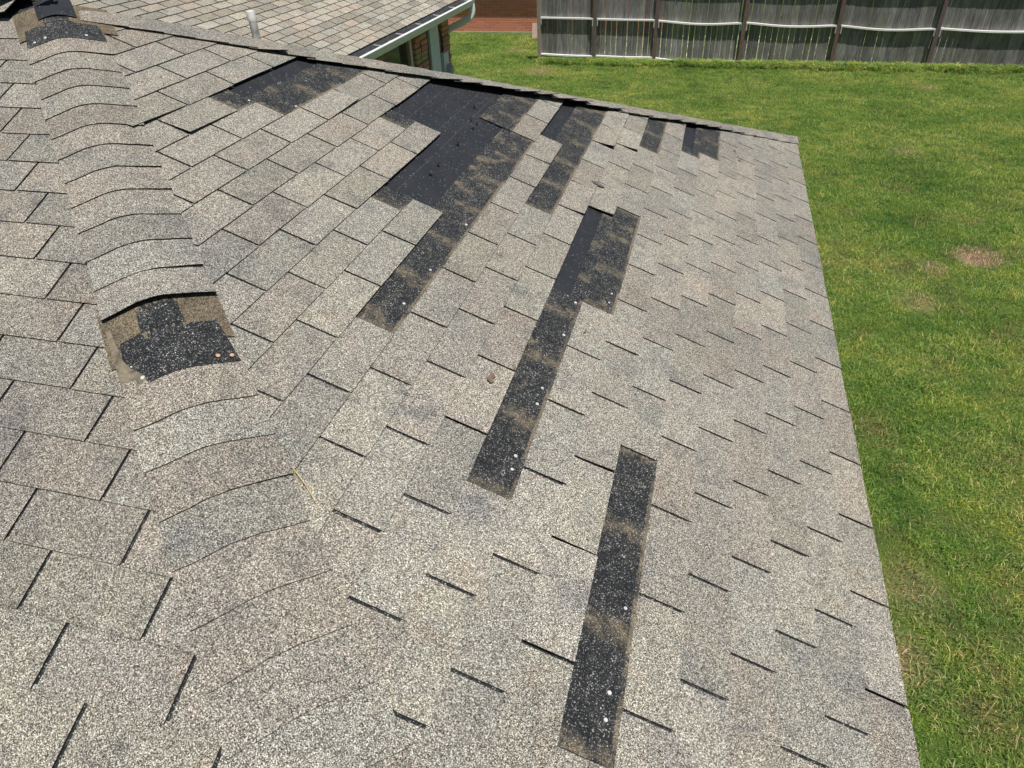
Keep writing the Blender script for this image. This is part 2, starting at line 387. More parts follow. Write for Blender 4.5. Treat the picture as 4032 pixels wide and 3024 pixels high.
# --- wing
mb=MB(); lay_field(mb,PW,0,26,lambda c:.34+ -.4194*c,lambda v:((W-v*E*CS-.1)/T,13.62/T),contrast=1.7,LT=.0085,gk=1.8)
wing=mb.build('wing_roof',[M_wing,M_dark,M_edge],house); wing['label']='paler tan shingled wing roof behind the far hip'
# --- felt under the damaged slope (visible where both layers are gone)
def strip_quads(mb,c,ua,ub,va,vb,h,mi=0,n0=0,uvm=True,du=.25,vo=0):
    k=max(1,int((ub-ua)/du)); kv=3
    for i in range(k):
        for j in range(kv):
            u0=ua+(ub-ua)*i/k; u1=ua+(ub-ua)*(i+1)/k; v0=va+(vb-va)*j/kv; v1=va+(vb-va)*(j+1)/kv
            ps=[];uv=[]
            for (uu,vv) in((u0,v0),(u1,v0),(u1,v1),(u0,v1)):
                lo,hi=ulR(vv); uq=min(max(uu,lo),hi)
                ps.append(PR.P(uq*T,vv*E,h(vv))); uv.append((uq-OFF(c),vv-c+vo))
            mb.face(ps,mi,(1,1,1),uv)
hf=lambda v:-LT*2.6
mb=MB()
for j in range(0,int(NCR)):
    a,b=ulR(j); 
    strip_quads(mb,0,a,b,j,j+1,hf,0,du=1.0)
# chalk lines and creases printed on the felt
for v,ua,ub in((17.36,12.2,15.6),(16.2,9.9,15.2),(15.62,10.2,15.0)):
    strip_quads(mb,0,ua,ub,v-.007,v+.007,lambda v:hf(v)+.0006,1,du=.5)
for c in(14,15,16,17,11,9,20,21):
    for n in range(6,17):
        u=OFF(c)+n+.02*random.uniform(-1,1); strip_quads(mb,0,u-.012,u+.012,c+.42,c+1.0,lambda v:hf(v)+.0005,2,du=.5)
felt=mb.build('felt_underlayment',[M_felt,M_chalk,M_crease],roofR)
# --- bare dark underlap of each blown-off run
def present(c,u): 
    n=math.floor(u-OFF(c)); return (c,sh0(n)) not in MISS
runs={}
for (c,n0) in sorted(MISS): runs.setdefault(c,[]).append(n0)
for c,ns in runs.items():
    groups=[]
    for n0 in ns:
        if groups and groups[-1][1]==n0: groups[-1][1]=n0+3
        else: groups.append([n0,n0+3])
    for g0,g1 in groups:
        mb=MB()
        o=OFF(c); bps=sorted({o+g0,o+g1}|{OFF(cc)+k for cc in(c-1,c-2) for k in range(-2,22) if (k-1)%3==0 and o+g0<OFF(cc)+k<o+g1})
        for ua,ub in zip(bps,bps[1:]):
            um=(ua+ub)/2; a,b=ulR(c+.5)
            if ua>b: continue
            if present(c-1,um): strip_quads(mb,c,ua,ub,c,c+1,lambda v:LT*(c-v)+.0004)
            elif present(c-2,um): strip_quads(mb,c,ua,ub,c,c+.40,lambda v:LT*(c-1-v)+.0004,vo=.5)
        if mb.f: mb.build('bare_underlap',[M_bare],roofR,merge=True)
# --- nails
def nail_head(pl_pt,nrm,r=.0048,mat=None,parent=roofR,name='nail_head'):
    mb=MB(); nrm=nrm.normalized(); a=nrm.orthogonal().normalized(); b=nrm.cross(a)
    k=10; top=[pl_pt+nrm*.0016+(a*math.cos(6.2832*i/k)+b*math.sin(6.2832*i/k))*r*.85 for i in range(k)]
    bot=[pl_pt+(a*math.cos(6.2832*i/k)+b*math.sin(6.2832*i/k))*r for i in range(k)]
    mb.face(top); 
    for i in range(k): mb.face([bot[i],bot[(i+1)%k],top[(i+1)%k],top[i]])
    return mb.build(name,[mat or M_nail],parent)
for u,v in[(4.95,6.26),(5.15,6.27),(5.88,6.22),(6.9,9.24),(6.73,9.21),(7.94,9.22),(7.68,9.2),(10.29,8.23),(10.06,8.23),(9.71,9.19),(8.97,9.18),(8.22,13.25),(8.99,13.23),(10.28,13.2),(10.74,21.19),(11.17,20.12)]:
    nail_head(PR.P(u*T,v*E,.0002+LT*(math.floor(v)-v)),PR.n,random.uniform(.0045,.0062))
for u,v in[(13.99,15.9),(13.43,15.29),(13.21,15.25),(13.43,15.6),(12.4,15.22),(11.48,15.2),(11.16,15.23)]:
    mb=MB(); p=PR.P(u*T,v*E,hf(v)); d=(PR.n+Vector((random.uniform(-.5,.5),random.uniform(-.5,.5),0))).normalized(); L=random.uniform(.014,.022)
    mb.tube([p,p+d*L],.0020,6); q=p+d*L; mb.tube([q,q+d*.002],.0078,9)
    mb.build('bent_nail',[M_nailblk],roofR)
# ------------------------------------------------------------------ hip caps
def hip_frame(side):
    if side=='near': O=Vector((0,0,0)); d=Vector((-1,1,TN)).normalized(); nA,nB=PL.n,PR.n
    else: O=Vector((0,W,0)); d=Vector((-1,-1,TN)).normalized(); nA,nB=PB.n,PR.n
    # in-plane perpendiculars pointing away from the hip line
    def perp(n,other):
        p=n.cross(d).normalized()
        if p.dot(other)>0: p=-p
        return p
    a=perp(nA,nB) ; b=perp(nB,nA)
    return O,d,nA,nB,a,b
def und(p): return noise.noise(Vector((p.x*1.1,p.y*1.1,3.3)))*.006+noise.noise(Vector((p.x*4,p.y*4,7.7)))*.0018
def cap_mesh(side,t0,t1,wA,wB,h0,h1,lift=(0,0,0),mi=0,tint=(1,1,1),thick=.0038,taper=0,crv=.004,nt_=4,skew=0,curl=0,curlA=0):
    """a shingle piece folded over the hip from t0 (lower butt) to t1; h heights at both; lift=(A side, centre, B side) raises the butt"""
    O,d,nA,nB,a,b=hip_frame(side); nm=(nA+nB).normalized(); S=[-1,-.75,-.5,-.3,-.15,0,.15,.3,.5,.75,1]
    mb=MB(); top=[];bot=[]
    for j in range(nt_+1):
        q=j/nt_; t=t0+(t1-t0)*q; rt=[];rb=[]
        for s in S:
            wd=(wA if s<0 else wB)*(1-taper*q); dist=abs(s)*wd
            p=O+d*(t+ (skew*s if j==0 else 0) - crv*(1-abs(s))*0)+ (a if s<0 else b)*dist
            rr=.05; drop=max(0,rr-dist)**2/(4*rr)*math.tan(R(16))*2
            nn=(nA if s<0 else nB).lerp(nm,max(0,1-dist/rr)).normalized()
            h=h0+(h1-h0)*q-drop+und(p)
            lf=(lift[0]*abs(s)+lift[1]*(1-abs(s))) if s<0 else (lift[2]*abs(s)+lift[1]*(1-abs(s)))
            h+=lf*(1-q)**1.5
            if s>0: h+=curl*s**1.4
            if s<0: h+=curlA*(-s)**3
            if side=='far':
                ex=max(p.x-.012,0)/abs(d.x) if s>=0 else max(p.y-W-.012,0)/abs(d.y); p=p+d*ex
            jit=random.uniform(-.0012,.0012) if j==0 else 0
            rt.append(p+nn*h+d*jit); rb.append(p+nn*(h-thick)+d*jit)
        top.append(rt);bot.append(rb)
    n=len(S)-1
    for j in range(nt_):
        for i in range(n):
            mb.face([top[j][i],top[j+1][i],top[j+1][i+1],top[j][i+1]],mi,tint)
            mb.face([bot[j][i],bot[j][i+1],bot[j+1][i+1],bot[j+1][i]],1)
        for i in(0,n): mb.face([top[j][i],bot[j][i],bot[j+1][i],top[j+1][i]],1)
    for i in range(n): mb.face([bot[0][i],bot[0][i+1],top[0][i+1],top[0][i]],1); mb.face([bot[-1][i],bot[-1][i+1],top[-1][i+1],top[-1][i]],1)
    return mb
def captint():
    g=random.uniform(.78,1.0); r=random.random()
    k=(1.02,.985,.97) if r<.4 else ((.975,1.0,1.01) if r<.7 else (1,1,1))
    return tuple(g*x for x in k)
TC=.0040; caps=0
ts=[1.993+.1288*i for i in range(-13,20)]
for i,t in enumerate(ts):
    if 2.70<t<2.95 or t<.2: continue      # lost caps
    if t>4.45: continue
    lf=(0,0,random.choice([0,0,.002,.003]))
    if abs(t-3.023)<.05: lf=(.007,.015,.013)
    if abs(t-3.152)<.05: lf=(0,.0,.008)
    m_=cap_mesh('near',t+random.uniform(-.004,.004),t+.155,.135+random.uniform(-.004,.004),.155+random.uniform(-.003,.004),LT+TC*1.35,LT+TC*.15,lf,0,captint(),skew=random.uniform(-.003,.003),curlA=.011 if t<2.66 else .002)
    o=m_.build('hip_cap',[M_gran,M_edge],roofR,smooth=True)
    if abs(t-3.023)<.05: o['label']='lifted cap above the bare gap on the near hip'
# bare headlaps exposed by the lost caps
def headlap(t0,t1,t2,lab,tap1=.12,neck=.055):
    m1=cap_mesh('near',t0,t1,.128,.150,LT+TC*.9,LT+TC*.35,(0,0,0),0,(1,1,1),taper=tap1)
    o=m1.build('bare_cap_underlap',[M_dark,M_edge],roofR,smooth=True); o['label']=lab
    m2=cap_mesh('near',t1-.004,t2,neck,neck,LT+TC*.75,LT+TC*.1,(0,0,0),0,(1,1,1),taper=.1)
    m2.build('cap_tongue',[M_dark,M_edge],roofR,smooth=True)
headlap(2.765,2.935,3.06,'black underlap bared by a lost cap on the near hip')
m_=cap_mesh('near',2.86,3.06,.150,.160,LT+.0016,LT+.0012,(0,0,0),0,(1,1,1),thick=.001); m_.build('stained_shingles',[M_brown,M_edge],roofR,smooth=True)
mb=MB(); O_,d_,nA_,nB_,a_,b_=hip_frame('near')
pts=[(2.772,.137),(2.775,.085),(2.80,.080),(2.825,.100),(2.87,.116),(2.93,.121),(2.99,.124),(2.99,.137)]
ps=[O_+d_*t+a_*s+nA_*(LT+TC+.0016+und(O_+d_*t+a_*s)) for t,s in pts]; mb.face(ps); mb.build('tar_smear',[simple('mineral_smear',(.17,.145,.105),.9,.55,45)],roofR)
headlap(4.553,4.70,4.80,'black underlap bared by a lost cap near the roof peak',.05,.045)
m_=cap_mesh('near',4.63,4.86,.150,.20,LT+.0016,LT+.0012,(0,0,0),0,(1,1,1),thick=.001); m_.build('stained_shingles',[M_brown,M_edge],roofR,smooth=True)
for (x,y,z),mt in[((-1.827,1.962,.777),M_rust),((-1.804,1.984,.767),M_rust),((-3.051,3.165,1.297),M_nail)]:
    nail_head(Vector((x,y,z))+PR.n*(LT+TC+.002),PR.n,.006,mt)
for (x,y,z),mt in[((-1.948,1.836,.781),M_nail),((-3.173,3.042,1.293),M_nail),((-3.143,3.069,1.305),M_nail)]:
    nail_head(Vector((x,y,z))+PL.n*(LT+TC+.002),PL.n,.006,mt)
# far hip caps: the edge towards the hip end has curled up in the middle run
def liftB(t):
    pts=[(0,.001),(.5,.002),(.75,.008),(1.0,.020),(1.3,.026),(1.55,.016),(1.75,.012),(1.95,.030),(2.4,.042),(2.8,.036),(3.1,.026),(3.4,.018),(3.7,.009),(3.95,.012),(4.3,.005),(5,.003)]
    for (a_,x),(b_,y) in zip(pts,pts[1:]):
        if a_<=t<=b_: return x+(y-x)*(t-a_)/(b_-a_)
    return .002
for i in range(0,38):
    t=-.03+i*.1288
    if t>4.66: continue
    C_=liftB(t)*.62; L=C_*random.uniform(.1,1.0)
    if 3.85<t<3.99: L=.016
    base=LT+TC*1.35
    m_=cap_mesh('far',t+random.uniform(-.005,.005),t+.17,.15,.142+random.uniform(-.006,.006),base,base-TC*1.2,(0,0,L),0,captint(),skew=random.uniform(-.006,.006),curl=C_)
    o=m_.build('hip_cap',[M_gran,M_edge],roofR,smooth=True)
# dark cavity wall under the curled caps (felt turned up along the hip)
# peak: torn sheathing with a splintered board end, and the first ridge cap
def tri(p,q,r_,th=.006):
    mb=MB(); p,q,r_=Vector(p),Vector(q),Vector(r_); n=(q-p).cross(r_-p).normalized()*th
    mb.face([p+n,q+n,r_+n]); mb.face([p,r_,q]); 
    for a_1,b_1 in((p,q),(q,r_),(r_,p)): mb.face([a_1,b_1,b_1+n,a_1+n])
    return mb
pk=Vector((-3.285,3.285,APZ+.012))
m_=cap_mesh('near',4.735,4.90,.06,.075,LT+TC*1.2,LT+TC*1.2,(.0,.006,0),0,(1,1,1)); m_.build('torn_felt',[M_felt,M_edge],roofR,smooth=True)
t1=tri(pk+Vector((-.035,-.045,.0)),pk+Vector((.02,-.025,.002)),pk+Vector((.0,.035,.030))); t1.build('splintered_board',[M_splinter],roofR)
t2=tri(pk+Vector((.0,-.02,.002)),pk+Vector((.035,.0,.0)),pk+Vector((.015,.03,.022))); t2.build('splintered_board',[M_splinter],roofR)
# ridge caps running left out of the frame
def ridge_cap(x0,lift):
    mb=MB(); S=[-1,-.6,-.25,0,.25,.6,1]; top=[];bot=[]
    for j in range(4):
        q=j/3; x=x0-.30*q; rt=[];rb=[]
        for s in S:
            y=W/2+s*.145*CS; z=APZ-abs(s)*.145*SN+.014+lift*(1-q)-(.004 if s==0 else 0)+(.006*(1-q))
            rt.append(Vector((x,y,z)));rb.append(Vector((x,y,z-.004)))
        top.append(rt);bot.append(rb)
    tt=captint()
    for j in range(3):
        for i in range(6): mb.face([top[j][i],top[j][i+1],top[j+1][i+1],top[j+1][i]],0,tt); mb.face([bot[j][i],bot[j+1][i],bot[j+1][i+1],bot[j][i+1]],1)
        for i in(0,6): mb.face([top[j][i],bot[j][i],bot[j+1][i],top[j+1][i]],1)
    for i in range(6): mb.face([bot[0][i],bot[0][i+1],top[0][i+1],top[0][i]],1)
    return mb.build('ridge_cap',[M_gran,M_edge],roofL,smooth=True)
for k in range(20): ridge_cap(-3.40-k*.1288,.022 if k==0 else .003)
# ------------------------------------------------------------------ house body below
mb=MB()
def wallbox(x0,y0,x1,y1,z0,z1,th=.12,mi=0):
    mb.box((x0,y0,z0),(x1,y1,z1),mi)
# main block walls (set in .45 from the eaves)
mb.box((-.55,.45,GZ-.1),(-.43,W-.45,-.20)); mb.box((-9.4,.33,GZ-.1),(-.43,.45,-.20)); mb.box((-5.3,W-.45,GZ-.1),(-.43,W-.33,-.20))
mb.build('wall',[M_brick_house],house)
# wing wall with openings: y from 6.6 to 13.3 at x=-5.3
mb=MB(); X0,X1=-5.42,-5.30
def wy(y0,y1,z0,z1): mb.box((X0,y0,z0),(X1,y1,z1))
wy(6.40,10.72,GZ-.1,-.14); wy(11.50,13.30,GZ-.1,-.14); wy(10.72,11.50,GZ-.1,-1.75)
mb.box((-9.5,13.18,GZ-.1),(X0,13.30,-.14))
mb.build('wall',[M_brick_house],house)
mb=MB(); mb.box((X1+.001,11.56,GZ),(X1+.11,12.10,-.16)); 
# the pier is made of rough stacked bricks
mb=MB(); z=GZ
while z<-.2:
    hgt=.078; 
    for (ya,yb) in((11.58,11.80),(11.81,12.08)):
        j=random.uniform(-.012,.012); mb.box((X1+.001,ya+random.uniform(0,.01),z),(X1+.10+j,yb-random.uniform(0,.01),min(z+hgt-.012,-.17)),0,tuple(random.uniform(.75,1.2)*k for k in(1,.96,.92)))
    z+=hgt
M_stack=simple('rough_brick',(.44,.27,.17),.9,.35,30,bump=.8)
mb.build('brick_pier',[M_stack],house)
mb=MB(); z=GZ
while z<-.2:
    mb.box((X1+.001,12.96,z),(X1+.05+random.uniform(-.01,.012),13.29,min(z+.066,-.17)),0,tuple(random.uniform(.7,1.15)*k for k in(1,.94,.88)))
    z+=.078
mb.build('brick_pier',[M_stack],house)
# window
mb=MB(); 
mb.box((X1-.06,10.72,-1.75),(X1-.01,11.50,-1.69)); mb.box((X1-.06,10.72,-.22),(X1-.01,11.50,-.15))
mb.box((X1-.06,10.72,-1.69),(X1-.01,10.78,-.22)); mb.box((X1-.06,11.40,-1.69),(X1+.03,11.50,-.22))
win=mb.build('window',[M_trim],house)
mb=MB(); mb.box((X1-.05,10.781,-1.689),(X1-.035,11.399,-.221)); mb.build('pane',[M_glass],win)
mb=MB(); mb.box((X1+.0,11.50,-1.80),(X1+.045,11.57,-.16)); mb.build('window_trim',[M_frame],win)
mb=MB(); mb.box((X1+.001,10.70,-1.83),(X1+.06,11.52,-1.755)); mb.build('sill',[M_trim],win)
# soffit and fascia
mb=MB(); mb.box((-5.42,6.6,-.135),(-4.99,13.58,-.115)); mb.box((-5.0,6.62,-.13),(-4.975,13.6,.025)); 
mb.box((-.43,0.0,-.215),(-.02,W,-.195)); mb.box((-.03,0.0,-.20),(-.012,W,-.025)); mb.box((-4.9,W-.03,-.20),(-.012,W-.012,-.025))
mb.build('fascia',[M_fascia],house)
# gutter: K profile swept along y
prof=[(-4.965,.035),(-4.965,-.085),(-4.865,-.095),(-4.845,-.06),(-4.832,-.03),(-4.828,.008),(-4.846,.010)]
mb=MB(); y0,y1=6.55,13.58
inner=[(x+( .003 if i<2 else -.004 if i>2 else 0),z+.003) for i,(x,z) in enumerate(prof)]
for i in range(len(prof)-1):
    (xa,za),(xb,zb)=prof[i],prof[i+1]
    mb.face([(xa,y0,za),(xb,y0,zb),(xb,y1,zb),(xa,y1,za)],0)
for i in range(0,4):
    (xa,za),(xb,zb)=inner[i],inner[i+1]
    mb.face([(xa,y1,za),(xb,y1,zb),(xb,y0,zb),(xa,y0,za)],1)
mb.box((-4.862,y0,.0085),(-4.812,y1,.0150),0)
mb.face([(x,y1,z) for x,z in prof],0)
gut=mb.build('gutter',[M_white,M_gutter_in],house)
for y in np.arange(8.9,13.6,.74):
    mb=MB(); mb.tube([(-4.965,y,.022),(-4.855,y+.01,.012)],.0065,6); mb.build('gutter_hanger',[M_alu],gut)
mb=MB()
for k in range(34):
    y=random.choice([random.gauss(10.2,.14),random.gauss(11.3,.12),random.uniform(9,13)]); x=random.uniform(-4.95,-4.90); mb.box((x-.02,y-.03,-.07),(x+.02,y+.03,-.07+random.uniform(.01,.055)),0,(1,1,1),None)
mb.build('debris',[simple('gutter_leaves',(.30,.28,.22),.9,.35,40)],gut)['kind']='stuff'
rs=[(math.copysign(abs(math.cos(a))**.5,math.cos(a))*.055,math.copysign(abs(math.sin(a))**.5,math.sin(a))*.042) for a in[2*math.pi*k/16+.1 for k in range(16)]]
mb=MB(); pth=[(-4.875,13.50,-.06),(-4.868,13.50,-.15),(-4.872,13.498,-.20),(-4.89,13.49,-.245),(-4.92,13.48,-.275),(-5.03,13.44,-.335),(-5.24,13.36,-.42),(-5.30,13.345,-.45),(-5.325,13.345,-.48),(-5.33,13.345,-.55),(-5.33,13.345,-2.6)]
mb.tube(pth,1.0,sec=rs); mb.build('downspout',[M_white],house,smooth=True)
# utility cabinet, meter, cable
mb=MB(); mb.box((X1+.001,12.14,-2.2),(X1+.10,12.52,-.19)); cab=mb.build('utility_cabinet',[M_box],house)
mb=MB(); mb.box((X1+.101,12.20,-2.16),(X1+.112,12.60,-.20)); mb.build('cabinet_door',[M_panel],cab)
mb=MB(); mb.box((X1+.052,12.72,-1.35),(X1+.13,12.95,-.70)); met=mb.build('meter_box',[M_panel],house)
mb=MB(); mb.tube([(X1+.131,12.86,-.98),(X1+.16,12.86,-.98)],.095,20); mb.tube([(X1+.161,12.86,-.98),(X1+.22,12.86,-.98)],[.082,.070],20,1); mb.build('meter_dial',[M_meter,M_meter],met,smooth=True)
mb=MB(); mb.tube([(X1+.06,12.62,-.16),(X1+.075,12.70,-.25),(X1+.075,12.80,-.42),(X1+.075,12.84,-.60),(X1+.07,12.82,-.71)],.011,6); mb.build('cable',[M_cable],house)
# vent pipe standing just behind the far hip
mb=MB(); vb=Vector((-2.862,4.0,1.03))
mb.tube([vb,vb+Vector((0,0,.19))],.019,12,0); mb.tube([vb+Vector((0,0,.19)),vb+Vector((0,0,.202)),vb+Vector((-.002,0,.235))],[.0195,.022,.019],12,1)
mb.build('vent_pipe',[M_pipe,M_pipew],house,smooth=True)
# ------------------------------------------------------------------ ground
mb=MB()
S_=400
for i in range(8):
    for j in range(8): 
        x0,x1=-S_+i*S_/4,-S_+(i+1)*S_/4; y0,y1=-S_+j*S_/4,-S_+(j+1)*S_/4
        mb.face([(x0,y0,GZ),(x1,y0,GZ),(x1,y1,GZ),(x0,y1,GZ)])
g=mb.build('ground',[M_soilgrass]); g['kind']='structure'
# ------------------------------------------------------------------ neighbour's brick building
bb=empty('brick_building',(-9,26,GZ),'orange red brick building beyond the lawn, its upper wall shaded by the eave','building')
mb=MB(); mb.box((-16,26.0,GZ+.06),(-2.5,26.2,.35)); mb.build('wall',[M_brick_far],bb)
mb=MB(); mb.box((-16.02,25.965,GZ-.05),(-2.48,26.22,GZ+.055)); mb.build('foundation',[M_conc],bb)
mb=MB(); mb.box((-16.5,25.50,.02),(-2.0,26.0,.06)); mb.box((-16.5,25.47,.02),(-2.0,25.50,.17)); 
pr_=[(25.445,.180),(31.5,2.4),(31.5,2.43),(25.445,.20)]
for x in(0,): 
    a=[(-16.6,y,z) for y,z in pr_]; b=[(-1.9,y,z) for y,z in pr_]
    mb.face(a);mb.face(b[::-1])
    for i in range(4): mb.face([a[i],b[i],b[(i+1)%4],a[(i+1)%4]])
mb.build('roof',[M_fascia],bb)
mb=MB(); M=Matrix.Translation((-6.62,25.05,GZ))@Matrix.Rotation(R(-14),4,'X')@Matrix.Rotation(R(8),4,'Z')
mb.box((-.02,-.04,0),(.46,.04,.48),M=M); o=mb.build('stone_slab',[M_slab]); tag(o,'pinkish stone slab leaning by the brick wall left of the fence end','slab')
# ------------------------------------------------------------------ fence
fence=empty('wooden_fence',(1.0,21.9,GZ),'weathered grey wooden privacy fence seen from its rail side at the back of the lawn','fence')
PX=[-5.65,-4.05,-2.36,-.05,2.30,4.62,6.95,9.28]
PY=[21.90,21.93,21.98,21.93,21.92,21.9,21.9,21.9]
def zr(x): return -1.585-.021*(x+5.65)
def wob_box(mb,a,b,n,fn,wy_,wz,mi=0,tint=(1,1,1)):
    # long board from a to b, sagging by fn(s)
    pa=[]
    for i in range(n+1):
        s=i/n; p=Vector(a).lerp(Vector(b),s)+Vector((0,0,fn(s))); pa.append(p)
    sec=[(-wy_/2,0),(wy_/2,0),(wy_/2,-wz),(-wy_/2,-wz)]
    rings=[[p+Vector((0,y,z)) for y,z in sec] for p in pa]
    for i in range(n):
        for k in range(4): mb.face([rings[i][k],rings[i+1][k],rings[i+1][(k+1)%4],rings[i][(k+1)%4]],mi,tint)
    mb.face(rings[0]);mb.face(rings[-1][::-1])
for i,(x,y) in enumerate(zip(PX,PY)):
    mb=MB(); wp=.047; lean=random.uniform(-.02,.02)
    mb.tube([(x,y,GZ-.2),(x+lean*.5,y,-1.8),(x+lean,y,-.75)],1.0,sec=[(-wp,-wp),(wp,-wp),(wp,wp),(-wp,wp)],tint=tuple(random.uniform(.8,1.1)*k for k in(1,1,1)) if i else (1.9,1.9,1.95))
    mb.build('post',[M_fence_post],fence)
for i in range(len(PX)-1):
    x0,x1=PX[i]+.05,PX[i+1]-.05; yy=(PY[i]+PY[i+1])/2+.0
    sag=[.0,-.005,-.055,-.055,-.06,-.03,-.03][i]; sag2=[-.01,-.012,-.075,-.04,-.05,-.03,-.03][i]
    for (dz,sg) in((0,sag),(-.945,sag2),(.90,sag*.8)):
        mb=MB(); e0=random.uniform(-.012,.012); e1=random.uniform(-.012,.012)
        wob_box(mb,(x0,yy,zr(x0)+dz+e0),(x1,yy,zr(x1)+dz+e1),10,lambda s:sg*math.sin(math.pi*s)**1.2 if 0<s<1 else 0,.089,.038,tint=tuple(random.uniform(.9,1.1) for _ in range(1))*3)
        mb.build('rail',[M_rail],fence)
    for xx in(x0+.015,x1-.015):
        mb=MB(); mb.box((xx-.014,yy-.047,zr(xx)-.19),(xx+.014,yy-.03,zr(xx)-.041)); mb.build('rail_bracket',[M_alu],fence)
    # pickets on the far side, one panel per bay
    mb=MB(); xp=PX[i] if i else PX[0]-.04
    while xp<PX[i+1]-.002:
        wd=random.uniform(.132,.142); gp=random.choice([.003,.006,.009,.013,.018] if i<4 else [.002,.003,.004,.006,.010])
        yo=yy+.047+random.uniform(0,.004); g_=random.uniform(.72,1.22); tt=(g_,g_*random.uniform(.97,1.0),g_*random.uniform(.93,1.0))
        z1=-.78+random.uniform(-.01,.01); x_1=min(xp+wd,PX[i+1])
        lean=random.uniform(-.003,.003)
        a=[Vector(p) for p in((xp,yo,GZ-.02),(x_1,yo,GZ-.02),(x_1+lean,yo,z1),(xp+lean,yo,z1))]
        cup=random.uniform(.001,.004)
        mid=[(a[0]+a[1])/2+Vector((0,-cup,0)),(a[3]+a[2])/2+Vector((0,-cup,0))]
        bk=[p+Vector((0,.017,0)) for p in a]
        mb.face([a[0],mid[0],mid[1],a[3]],0,tt);mb.face([mid[0],a[1],a[2],mid[1]],0,tt)
        mb.face([bk[1],bk[0],bk[3],bk[2]],0,tt); mb.face([a[1],bk[1],bk[2],a[2]],0,tt); mb.face([bk[0],a[0],a[3],bk[3]],0,tt); mb.face([a[3],mid[1],a[2],bk[2],bk[3]],0,tt)
        xp+=wd+gp
    mb.build('board_panel',[M_picket],fence)
mb=MB(); mb.face([(-5.6,22.25,GZ+.012),(30,22.25,GZ+.012),(30,25.9,GZ+.012),(-5.6,25.9,GZ+.012)]); g=mb.build('path',[simple('pale_gap_backing',(.62,.60,.55),.9,.12,5)]); g['kind']='structure'  # pale strip added behind the fence so the picket gaps read bright
# ------------------------------------------------------------------ grass (instanced clump meshes on a point cloud)
def blade_mesh(name,n,size,hmin,hmax,wmin,wmax,lean,curve=False,pal=None):
    rng=random.Random(hash(name)%1000 if False else len(name)*37+n)
    V=[];F=[];C=[]
    for k in range(n):
        x=rng.uniform(-size/2,size/2);y=rng.uniform(-size/2,size/2);h=rng.uniform(hmin,hmax);wd=rng.uniform(wmin,wmax)/2
        az=rng.uniform(0,6.2832);ln=h*rng.uniform(.15,lean);fa=az+rng.uniform(-1,1)+1.57
        dx,dy=math.cos(az)*ln,math.sin(az)*ln;wx,wy2=math.cos(fa)*wd,math.sin(fa)*wd
        b=len(V)
        V+= [(x-wx,y-wy2,0),(x+wx,y+wy2,0),(x+dx*.4+wx*.75,y+dy*.4+wy2*.75,h*.62),(x+dx*.4-wx*.75,y+dy*.4-wy2*.75,h*.62),(x+dx,y+dy,h*(1-.18*lean))]
        F+= [(b,b+1,b+2,b+3),(b+3,b+2,b+4)]
        r=rng.random()
        t=rng.uniform(.55,1.2); c=(t,t,t*.9)
        if r<.08: c=(2.6,1.5,3.0)
        elif r<.17: c=(1.7,1.3,1.3)
        elif r<.35: c=(.55,.68,.8)
        C+= [c]*7
    me=bpy.data.meshes.new(name); me.from_pydata(V,[],F); me.materials.append(M_blade)
    ca=me.color_attributes.new('tint','FLOAT_COLOR','CORNER'); ca.data.foreach_set('color',[q for c in C for q in(*c,1)])
    return me
def scatter(name,pts,meshes,smin,smax,label,cat,tilt=.0):
    cc=bpy.data.collections.new(name+'_source')
    for i,me in enumerate(meshes): cc.objects.link(bpy.data.objects.new(name+'_tuft',me))
    me=bpy.data.meshes.new(name); me.from_pydata(pts,[],[]); o=bpy.data.objects.new(name,me); col.objects.link(o)
    ng=bpy.data.node_groups.new(name,'GeometryNodeTree')
    ng.interface.new_socket('Geometry',in_out='INPUT',socket_type='NodeSocketGeometry'); ng.interface.new_socket('Geometry',in_out='OUTPUT',socket_type='NodeSocketGeometry')
    nn=ng.nodes; gi=nn.new('NodeGroupInput'); go=nn.new('NodeGroupOutput'); ip=nn.new('GeometryNodeInstanceOnPoints')
    ci=nn.new('GeometryNodeCollectionInfo'); ci.inputs['Collection'].default_value=cc; ci.inputs['Separate Children'].default_value=True; ci.inputs['Reset Children'].default_value=True
    m2p=nn.new('GeometryNodeMeshToPoints')
    rr=nn.new('FunctionNodeRandomValue'); rr.data_type='FLOAT_VECTOR'; rr.inputs[0].default_value=(-tilt,-tilt,0); rr.inputs[1].default_value=(tilt,tilt,6.2832)
    rs_=nn.new('FunctionNodeRandomValue'); rs_.data_type='FLOAT'; rs_.inputs[2].default_value=smin; rs_.inputs[3].default_value=smax; rs_.inputs['Seed'].default_value=5
    lk=ng.links.new
    lk(gi.outputs[0],m2p.inputs[0]); lk(m2p.outputs[0],ip.inputs['Points']); lk(ci.outputs[0],ip.inputs['Instance']); ip.inputs['Pick Instance'].default_value=True
    lk(rr.outputs[0],ip.inputs['Rotation']); lk(rs_.outputs[1],ip.inputs['Scale']); lk(ip.outputs[0],go.inputs[0])
    md=o.modifiers.new('scatter','NODES'); md.node_group=ng
    return tag(o,label,cat,kind='stuff')
pts=[]; rg=random.Random(3)
def addpts(x0,x1,y0,y1,st):
    y=y0
    while y<y1:
        x=x0
        while x<x1:
            pts.append((x+rg.uniform(-.07,.07),y+rg.uniform(-.07,.07),GZ)); x+=st
        y+=st
addpts(-.3,9.5,-.5,26,.30); addpts(-12,-.3,7,26,.30)
tufts=[blade_mesh('tuft'+'a'*k,560,.46,.022,.062,.0036,.0078,1.35) for k in range(1,6)]
scatter('lawn_grass',pts,tufts,.75,1.2,'short mown green lawn grass with straw coloured thin patches','grass',.12)
